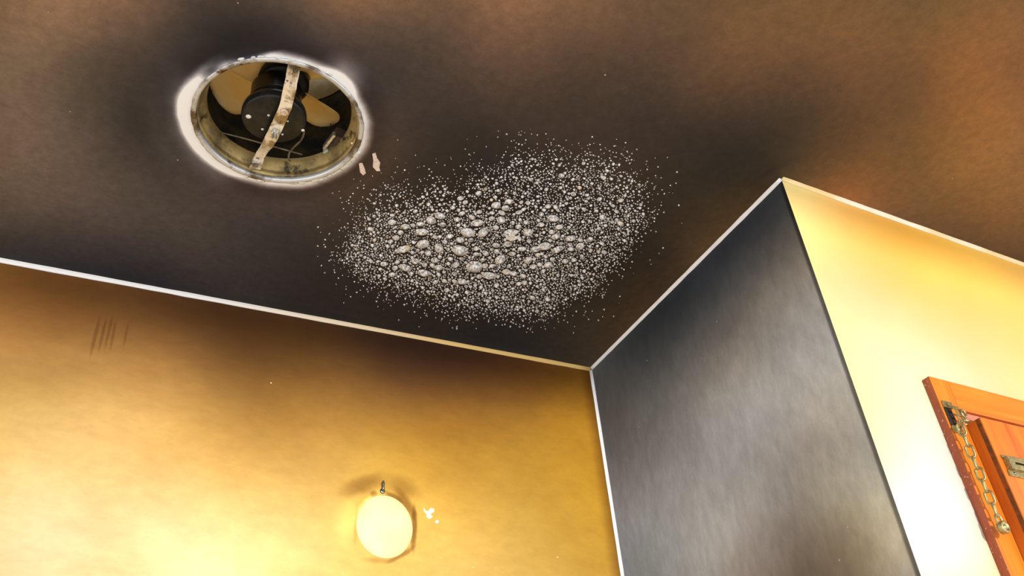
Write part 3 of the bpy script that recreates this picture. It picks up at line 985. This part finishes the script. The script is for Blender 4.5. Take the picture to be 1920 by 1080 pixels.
# tapering sleeve with a rolled groove
bm = bmesh.new()
lathe(bm, [(HR * 0.982, 0.0045), (HR * 0.955, 0.0045), (HR * 0.935, 0.010), (HR * 0.945, 0.012), (HR * 0.93, 0.015), (HR * 0.885, 0.026), (HR * 0.868, 0.034), (HR * 0.875, 0.036), (HR * 0.90, 0.030), (HR * 0.97, 0.012)],
      96, close=True)
link('sleeve', bm, M_SLEEVE, fan, True)
bm = bmesh.new()
lathe(bm, [(HR * 0.985, 0.040), (HR * 0.985, 0.36), (HR * 0.992, 0.36), (HR * 0.992, 0.040)], 64, close=True)  # top left open on purpose so daylight reaches the blades
link('duct', bm, M_DUCT, fan, True)
bm = bmesh.new()
lathe(bm, [(HR * 0.968, 0.185), (HR * 0.968, 0.355), (HR * 0.978, 0.355), (HR * 0.978, 0.185)], 64, close=True)
link('bounce_liner', bm, worn('pale_bounce_metal', (0.66, 0.58, 0.42), (0.50, 0.42, 0.26), 30, 0.5), fan, True)  # pale liner added to bounce light onto the blades

# plaster lumps clinging to the rim
for k in range(24):
    a = rnd.uniform(0.02, 1.75) if k < 17 else rnd.uniform(-2.3, -1.2)
    bm = bmesh.new()
    bmesh.ops.create_icosphere(bm, subdivisions=2, radius=1.0)
    q = 1.0 if k < 17 else 0.55
    sx, sy, sz = rnd.uniform(0.005, 0.010) * q, rnd.uniform(0.0026, 0.0048) * q, rnd.uniform(0.0012, 0.0022)
    for vtx in bm.verts:
        f = 1 + 0.4 * mnoise.noise(vtx.co * 1.5 + Vector((k * 3.1, 0, 0)))
        vtx.co = Vector((vtx.co.x * sx * f, vtx.co.y * sy * f, vtx.co.z * sz * f))
    o = link('plaster_lump', bm, M_FLAKE, fan, True)
    rr_ = HR * rnd.uniform(1.025, 1.045)
    o.location = (rr_ * math.cos(a), rr_ * math.sin(a), -0.0010)
    o.rotation_euler = (0, 0, a + math.pi / 2)

# motor
MC = fl(757, 575, 0.014)
MT = fl(800, 345, 0.082)
mc = Vector(((MC.x + MT.x) / 2, (MC.y + MT.y) / 2, 0))
mr = 0.0485
bm = bmesh.new()
lathe(bm, [(0, 0.0845), (mr * 0.72, 0.0845), (mr * 0.80, 0.080), (mr * 0.80, 0.052), (mr * 0.83, 0.050), (mr * 0.83, 0.046), (mr * 0.80, 0.044), (mr * 0.80, 0.036), (0, 0.036)], 64, mc)
motor = link('motor', bm, M_MOTOR, fan, True)
bm = bmesh.new()
lathe(bm, [(0, 0.0355), (mr * 0.84, 0.0355), (mr * 0.98, 0.032), (mr, 0.027), (mr, 0.020), (mr * 0.97, 0.016), (mr * 0.90, 0.0145), (mr * 0.3, 0.014), (0, 0.014)], 64, mc)
link('end_cap', bm, M_MOTOR, motor, True)
for (x, y, s) in ((597, 535, 0.0042), (733, 527, 0.0022), (692, 621, 0.0022), (862, 566, 0.0016), (965, 628, 0.0028), (826, 655, 0.0018)):
    p = fl(x, y, 0.0135)
    bm = bmesh.new()
    lathe(bm, [(0, -0.0012), (s * 0.7, -0.0009), (s, 0.0), (s * 0.9, 0.0004), (0, 0.0004)], 14, p)
    link('molten_drip', bm, M_FLAKE, motor, True)

# hub and blades
HUB = Vector((0.0, 0.0, 0.094))
bm = bmesh.new()
lathe(bm, [(0, 0.085), (0.036, 0.085), (0.040, 0.089), (0.040, 0.112), (0.030, 0.118), (0, 0.118)], 48)
link('hub', bm, M_MOTOR, fan, True)
blade_at = [math.atan2(p.y, p.x) for p in (fl(470, 390, 0.094), fl(670, 190, 0.094), fl(1030, 235, 0.094), fl(1110, 530, 0.094), fl(700, 620, 0.094))]


def blade_bm():
    bm = bmesh.new()
    N, K = 22, 12
    rows = []
    for i in range(N + 1):
        t = i / N
        r = 0.030 + t * 0.085
        half = 0.026 + 0.016 * math.sin(min(1, t * 1.15) * math.pi / 2)
        if t > 0.62:
            half *= math.sqrt(max(0.0, 1 - ((t - 0.62) / 0.38) ** 2.4))
        half = max(half, 0.0015)
        lean = 0.012 * t
        pitch = math.radians(34 - 12 * t)
        row = []
        for k in range(K + 1):
            s = (k / K * 2 - 1)
            y = s * half + lean
            camber = 0.006 * (1 - s * s)
            row.append((r, y * math.cos(pitch), y * math.sin(pitch) + camber))
        rows.append(row)
    for dz in (0.0, 0.0014):
        g = [[bm.verts.new((x, y, z + dz)) for x, y, z in row] for row in rows]
        for i in range(N):
            for k in range(K):
                bm.faces.new((g[i][k], g[i][k + 1], g[i + 1][k + 1], g[i + 1][k]))
        if dz == 0:
            lo = g
    rim = [(i, 0) for i in range(N + 1)] + [(N, k) for k in range(1, K + 1)] + [(i, K) for i in range(N - 1, -1, -1)] + [(0, k) for k in range(K - 1, 0, -1)]
    for q in range(len(rim)):
        a, b = rim[q], rim[(q + 1) % len(rim)]
        bm.faces.new((lo[a[0]][a[1]], lo[b[0]][b[1]], g[b[0]][b[1]], g[a[0]][a[1]]))
    bmesh.ops.recalc_face_normals(bm, faces=bm.faces)
    return bm


b0 = link('fan_blade', blade_bm(), M_BLADE, fan, True)
b0.location = HUB
for k in range(5):
    o = b0 if k == 0 else b0.copy()
    if k:
        COL.objects.link(o)
        o.parent = fan
    o.rotation_euler = (0, 0, blade_at[k])

# mounting strap across the hole
path = [fl(905, 190, 0.010), fl(900, 225, 0.004), fl(880, 330, 0.0), fl(848, 470, -0.001), fl(800, 580, 0.0), fl(757, 670, 0.001), fl(718, 740, 0.005),
        fl(690, 775, 0.012), fl(668, 815, 0.013), fl(648, 868, 0.008), fl(640, 890, 0.006)]
wid = [0.0088, 0.0088, 0.0088, 0.0088, 0.0090, 0.0092, 0.0085, 0.0082, 0.0082, 0.0085, 0.0085]
fine, fw = [], []
for i in range(len(path) - 1):
    for k in range(4):
        t = k / 4
        fine.append(path[i].lerp(path[i + 1], t))
        fw.append(wid[i] * (1 - t) + wid[i + 1] * t)
fine.append(path[-1])
fw.append(wid[-1])
bm = bmesh.new()
prev = None
side = (path[-1] - path[0])
side = Vector((-side.y, side.x, 0)).normalized()
rows = []
for i, p in enumerate(fine):
    j = 0.0007 * mnoise.noise(p * 200)
    rows.append([bm.verts.new(p + side * (s * (fw[i] + j)) + Vector((0, 0, z - 0.002 * s * (1 if i > 24 else -0.3)))) for z in (0, 0.0016) for s in (-1, 0, 1)])
idx = [0, 1, 2, 5, 4, 3]
for A, B in zip(rows, rows[1:]):
    for q in range(6):
        a, b = idx[q], idx[(q + 1) % 6]
        bm.faces.new((A[a], A[b], B[b], B[a]))
bm.faces.new([rows[0][q] for q in idx])
bm.faces.new([rows[-1][q] for q in idx[::-1]])
bmesh.ops.recalc_face_normals(bm, faces=bm.faces)
strap = link('mounting_strap', bm, M_STRAP, fan)


def bolt(name, p, r, h, mat, hexa=True, parent=strap):
    bm = bmesh.new()
    lathe(bm, [(0, 0), (r, 0), (r, -h * 0.8), (r * 0.8, -h), (0, -h)], 6 if hexa else 16, p)
    return link(name, bm, mat, parent)


bolt('nut', fl(778, 640, -0.0012), 0.0068, 0.005, M_STEEL)
bolt('stud', fl(776, 648, -0.0063), 0.0034, 0.013, M_STEEL, False)
bolt('screw_head', fl(838, 505, -0.0022), 0.0058, 0.002, worn('rusty_screw', (0.55, 0.36, 0.2), (0.8, 0.7, 0.6), 200, 0.6, 0.3), False)
bolt('screw_head', fl(646, 860, 0.0068), 0.0042, 0.0025, M_DARKMETAL, False)
bolt('screw_head', fl(915, 225, 0.0032), 0.0040, 0.002, M_DARKMETAL, False)

# stay rod, wire, terminal box
bm = bmesh.new()
tube(bm, [fl(375, 633, 0.034), fl(600, 690, 0.038), fl(820, 752, 0.038), fl(962, 792, 0.034)], 0.0013, 8)
link('stay_rod', bm, worn('dull_rod', (0.30, 0.26, 0.17), (0.15, 0.12, 0.08), 80, 0.5, 0.5), fan, True)
bm = bmesh.new()
ctrl = [fl(972, 640, 0.020), fl(955, 690, 0.022), fl(910, 735, 0.026), fl(876, 775, 0.028), fl(870, 820, 0.030), fl(905, 858, 0.030), fl(965, 862, 0.028), fl(1030, 838, 0.028), fl(1075, 800, 0.030)]
sm = []
for i in range(len(ctrl) - 1):
    p0, p1, p2, p3 = ctrl[max(i - 1, 0)], ctrl[i], ctrl[i + 1], ctrl[min(i + 2, len(ctrl) - 1)]
    for k in range(5):
        t = k / 5
        sm.append(0.5 * ((2 * p1) + (p2 - p0) * t + (2 * p0 - 5 * p1 + 4 * p2 - p3) * t * t + (3 * p1 - p0 - 3 * p2 + p3) * t ** 3))
tube(bm, sm, 0.0016, 8)
link('wire', bm, M_WIRE, fan, True)
tb = fl(1175, 715, 0.034)
ang = math.atan2(*(fl(1270, 690, 0.034) - fl(1190, 790, 0.034)).yx)
bm = bmesh.new()
box(bm, (-0.016, -0.004, 0), (0.016, 0.030, 0.022), 0.0012)
box(bm, (-0.010, 0.003, -0.004), (0.010, 0.022, 0.0), 0.0008)
tbox = link('terminal_box', bm, M_BROWN, fan)
tbox.location = tb
tbox.rotation_euler = (0, 0, ang)
bm = bmesh.new()
box(bm, (-0.018, -0.011, -0.003), (0.018, -0.006, 0.006), 0.001)
link('clamp_bar', bm, M_STEEL, tbox)
bm = bmesh.new()
box(bm, (-0.0265, -0.006, -0.004), (-0.0172, 0.004, 0.006), 0.001)
link('connector', bm, M_CONN, tbox)

# ------------------------------------------------------------------ wooden door on the cream wall


def wood_material(name, c0, c1, c2, along='Y', rough=0.45):
    n = Nodes(name)
    c = n.coord()
    st = (60, 4, 60) if along == 'Y' else (4, 60, 60)
    f = n.noise(c, 1.0, 6, 0.6, st, 0.0, 0.6)
    colr = n.ramp(f, [(0.25, c2), (0.48, c0), (0.7, c1)])
    n.bump(n.noise(c, 3.0, 4, 0.6, st), 0.12, 0.001)
    return n.out(colr, rough, 0.0, 0.35)


W0 = ((0.60, 0.165, 0.012), (0.68, 0.21, 0.018), (0.50, 0.115, 0.008))
M_WOODV = wood_material('varnished_orange_wood_upright', *W0, 'Y')
M_WOODH = wood_material('varnished_orange_wood_head', *W0, 'X')
M_LEAF = wood_material('varnished_orange_door_boards', (0.55, 0.14, 0.010), (0.62, 0.17, 0.013), (0.40, 0.075, 0.006), 'Y')


def edge_material():
    n = Nodes('chipped_red_brown_edge')
    c = n.coord()
    f = n.noise(c, 1.0, 5, 0.6, (120, 10, 120))
    colr = n.ramp(f, [(0.3, (0.22, 0.035, 0.012)), (0.6, (0.38, 0.075, 0.02)), (0.8, (0.30, 0.05, 0.03))])
    g = n.smooth(n.noise(c, 220, 4, 0.6), 0.62, 0.68)
    colr = n.mix(n.math('MULTIPLY', g, 0.7), colr, (0.75, 0.55, 0.45))
    return n.out(colr, 0.5)


M_EDGE = edge_material()
M_PINK = worn('pink_weathered_bead', (0.52, 0.19, 0.13), (0.42, 0.11, 0.06), 40, 0.5)

ou, otop = FR.px(1727.8, 713.3)
PROUD = 0.0142
LPROUD = 0.039
du, dtop = FR.px(1812, 796, PROUD)
hv = FR.px(1800, 768, PROUD)[1]
dR = du + 0.78
door = tag(empty('door_1', FR.m @ Matrix.Translation((ou, -CEIL_Z, 0))), 'orange varnished wooden door and frame on the cream wall', 'door', kind='structure')


def drel(u, v):
    return (u - ou, v + CEIL_Z)


x_in, y_head = drel(du - 0.001, hv)
x_out = 0.0
y_top = otop + CEIL_Z
x_r = dR - ou + 0.001
bm = bmesh.new()
vs = box(bm, (0, 0.0, 0.0002), (x_in, y_top, PROUD), 0.0012)
for f in bm.faces:
    f.material_index = 1 if f.normal.x < -0.8 else 0
bm.normal_update()
for f in bm.faces:
    f.material_index = 1 if f.normal.x < -0.7 else 0
link('jamb', bm, [M_WOODV, M_EDGE], door)
bm = bmesh.new()
box(bm, (x_in + 0.0005, y_head, 0.0002), (x_r + x_in, y_top, PROUD), 0.0012)
link('head', bm, M_WOODH, door)
bm = bmesh.new()
box(bm, (x_r, 0, 0.0002), (x_r + x_in, y_head - 0.0005, PROUD), 0.0012)
link('jamb', bm, M_WOODV, door)
bm = bmesh.new()
box(bm, (x_in + 0.0005, y_head - 0.012, 0.0002), (x_r, y_head - 0.0005, PROUD - 0.004), 0.002)
link('head_bead', bm, M_PINK, door)
dtop_y = dtop + CEIL_Z
bm = bmesh.new()
box(bm, (x_in + 0.001, 0.008, 0.0005), (x_r - 0.001, dtop_y, LPROUD), 0.0015)
link('door_leaf', bm, M_LEAF, door)
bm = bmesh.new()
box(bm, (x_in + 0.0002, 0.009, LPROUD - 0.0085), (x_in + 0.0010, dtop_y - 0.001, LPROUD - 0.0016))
link('edge_strip', bm, worn('dark_brown_edge', (0.10, 0.040, 0.012), (0.28, 0.07, 0.012), 60, 0.6), door)  # thin dark brown strip on the leaf's side, near its front

# ------------------------------------------------------------------ chain, bracket and slide on the door
M_BRASS = worn('aged_brass', (0.42, 0.33, 0.14), (0.26, 0.20, 0.085), 120, 0.38, 0.75, c2=(0.55, 0.47, 0.28))
M_SLOT = worn('dark_slot', (0.012, 0.008, 0.006), (0.03, 0.018, 0.012), 60, 0.8)

ch_u = FR.px(1800, 800, PROUD + 0.014)[0]
z_top = FR.px(1800, 798, PROUD + 0.014)[1]
z_bot = FR.px(1880, 983, PROUD + 0.014)[1]

chain = empty('security_chain', FR.m @ Matrix.Translation((ch_u, z_top, PROUD)))
tag(chain, 'aged brass door chain hanging from its bracket on the orange frame', 'chain')
CHW = 0.014
# bracket: foot plate, raised bridge with an eye, screws
bm = bmesh.new()
plate_u0, plate_u1 = ou + 0.0035 - ch_u, ou + 0.0235 - ch_u
v_hi = FR.px(1763, 752, PROUD)[1] - z_top
v_lo = FR.px(1788, 811, PROUD)[1] - z_top
x0, x1 = plate_u0, plate_u1
ymid = (v_hi + v_lo) / 2
box(bm, (x0 + 0.0005, v_lo + 0.0112, 0.0001), (x0 + 0.0165, v_hi - 0.0112, 0.0010))
br_ = link('bracket', bm, M_SLOT, chain)
for f0, f1 in ((v_lo, v_lo + 0.011), (v_hi - 0.011, v_hi)):
    bm = bmesh.new()
    box(bm, (x0, f0, 0.0001), (x1, f1, 0.0035), 0.0008)
    link('foot_plate', bm, M_BRASS, br_)


def band(bm, path, u0, u1, th):
    """flat bent strap: path of (v, height), between u0 and u1"""
    rows = []
    for i, (y, z) in enumerate(path):
        y2, z2 = path[min(i + 1, len(path) - 1)]
        y1, z1 = path[max(i - 1, 0)]
        t = Vector((y2 - y1, z2 - z1)).normalized()
        nn = Vector((-t.y, t.x)) * th / 2
        rows.append([bm.verts.new((u, y + s_ * nn.x, z + s_ * nn.y)) for u, s_ in ((u0, -1), (u1, -1), (u1, 1), (u0, 1))])
    for A, B in zip(rows, rows[1:]):
        for q in range(4):
            bm.faces.new((A[q], A[(q + 1) % 4], B[(q + 1) % 4], B[q]))
    bm.faces.new(rows[0])
    bm.faces.new(rows[-1][::-1])
    bmesh.ops.recalc_face_normals(bm, faces=bm.faces)


arch = [(v_hi - 0.006, 0.0036), (v_hi - 0.0095, 0.0062), (v_hi - 0.0125, 0.0105), (v_hi - 0.016, 0.0118), (ymid, 0.0124),
        (v_lo + 0.016, 0.0118), (v_lo + 0.0125, 0.0105), (v_lo + 0.0095, 0.0062), (v_lo + 0.006, 0.0036)]
bm = bmesh.new()
band(bm, arch, x0 + 0.0068, x0 + 0.0092, 0.0016)
band(bm, arch, x0 + 0.0152, x0 + 0.0176, 0.0016)
for yy in (v_hi - 0.0165, ymid - 0.001, v_lo + 0.0155):
    box(bm, (x0 + 0.0085, yy - 0.0022, 0.0112), (x0 + 0.0160, yy + 0.0022, 0.0128))
link('bridge', bm, M_BRASS, br_)
bm = bmesh.new()
er = 0.0062
tube(bm, [(x0 + 0.0215 + er * 0.75 * math.cos(t), ymid + 0.002 + er * math.sin(t), 0.0135) for t in np.linspace(0, 2 * math.pi, 20, endpoint=False)], 0.0019, 8, closed=True)
link('eye', bm, M_BRASS, br_, True)
bm = bmesh.new()
tube(bm, [(x0 + 0.0155, v_lo + 0.0165, 0.0125), (x0 + 0.0215, v_lo + 0.0160, 0.0150), (x0 + 0.0262, v_lo + 0.0150, 0.0150)], 0.0020, 8)
link('hook_pin', bm, M_BRASS, br_, True)
for yy in (v_lo + 0.0055, v_hi - 0.0055):
    bm = bmesh.new()
    lathe(bm, [(0, 0.0052), (0.002, 0.0049), (0.0038, 0.0036), (0.0038, 0.0034), (0, 0.0034)], 16, (plate_u0 + 0.0105, yy, 0))
    link('screw_head', bm, M_BRASS, br_, True)
# links
NL = 8
total = z_top - z_bot - 0.010
pitch = total / NL
wr = 0.0017
Lk, Wk = pitch + 2 * wr + 0.0016, 0.0128


def link_bm():
    bm = bmesh.new()
    r = Wk / 2 - wr
    st = Lk / 2 - wr - r
    pts = []
    for t in np.linspace(0, math.pi, 10):
        pts.append((r * math.cos(t), st + r * math.sin(t), 0))
    for t in np.linspace(math.pi, 2 * math.pi, 10):
        pts.append((r * math.cos(t), -st + r * math.sin(t), 0))
    tube(bm, pts, wr, 8, closed=True)
    return bm


l0 = link('chain_link', link_bm(), M_BRASS, chain, True)
for k in range(NL):
    o = l0 if k == 0 else l0.copy()
    if k:
        COL.objects.link(o)
        o.parent = chain
    o.location = (0.0006 * math.sin(k * 2.1), -(k + 0.5) * pitch + 0.002, CHW)
    o.rotation_euler = (0, math.radians(22 if k % 2 else -62), math.radians(2.0 * math.sin(k * 1.3)))
# end fitting: a shackle and a round button
yb = -total
bm = bmesh.new()
pts = [(-0.0055, yb - 0.011, CHW), (-0.0055, yb - 0.002, CHW)] + [(0.0055 * math.cos(t), yb - 0.002 + 0.0055 * math.sin(t), CHW) for t in np.linspace(math.pi, 0, 9)] + [(0.0055, yb - 0.011, CHW)]
tube(bm, pts, 0.0018, 8)
link('shackle', bm, M_BRASS, chain, True)
bm = bmesh.new()
lathe(bm, [(0, 0.0045), (0.002, 0.0046), (0.0028, 0.003), (0.0050, 0.003), (0.0062, 0.0048), (0.0082, 0.0042), (0.0090, 0.0015), (0.0085, -0.004), (0, -0.005)], 32)
o = link('end_button', bm, M_BRASS, chain, True)
o.location = (0.0006, yb - 0.0155, CHW + 0.001)

# slide track on the door face
sA = FR.px(1874, 853, LPROUD)
sB = FR.px(1890, 892, LPROUD)
track = empty('chain_slide', FR.m @ Matrix.Translation((sA[0], sA[1], LPROUD)))
tag(track, 'aged brass slotted chain slide fixed across the orange door', 'chain slide')
hh = sA[1] - sB[1]
TL = 0.11
bm = bmesh.new()
box(bm, (0.001, -hh, 0.0001), (TL, -hh * 0.72, 0.0022), 0.0006)
box(bm, (0.001, -hh * 0.14, 0.0001), (TL, 0, 0.0022), 0.0006)
link('flange', bm, M_BRASS, track)
bm = bmesh.new()
y0, y1, zt = -hh * 0.74, -hh * 0.12, 0.0085
box(bm, (0.003, y0, 0.0001), (TL, y0 + 0.0085, zt), 0.0008)
box(bm, (0.003, y1 - 0.0085, 0.0001), (TL, y1, zt), 0.0008)
box(bm, (0.003, y0 + 0.008, 0.0001), (0.016, y1 - 0.008, zt), 0.0008)
box(bm, (TL - 0.004, y0 + 0.008, 0.0001), (TL, y1 - 0.008, zt), 0.0008)
link('channel', bm, M_BRASS, track)
bm = bmesh.new()
box(bm, (0.0155, y0 + 0.008, 0.0001), (TL - 0.0035, y1 - 0.008, 0.0012))
link('slot', bm, M_SLOT, track)
for ux in (0.014, TL - 0.014):
    bm = bmesh.new()
    lathe(bm, [(0, 0.0034), (0.0018, 0.0032), (0.0028, 0.0022), (0, 0.0022)], 16, (ux, -hh * 0.86, 0))
    link('screw_head', bm, M_DARKMETAL, track, True)
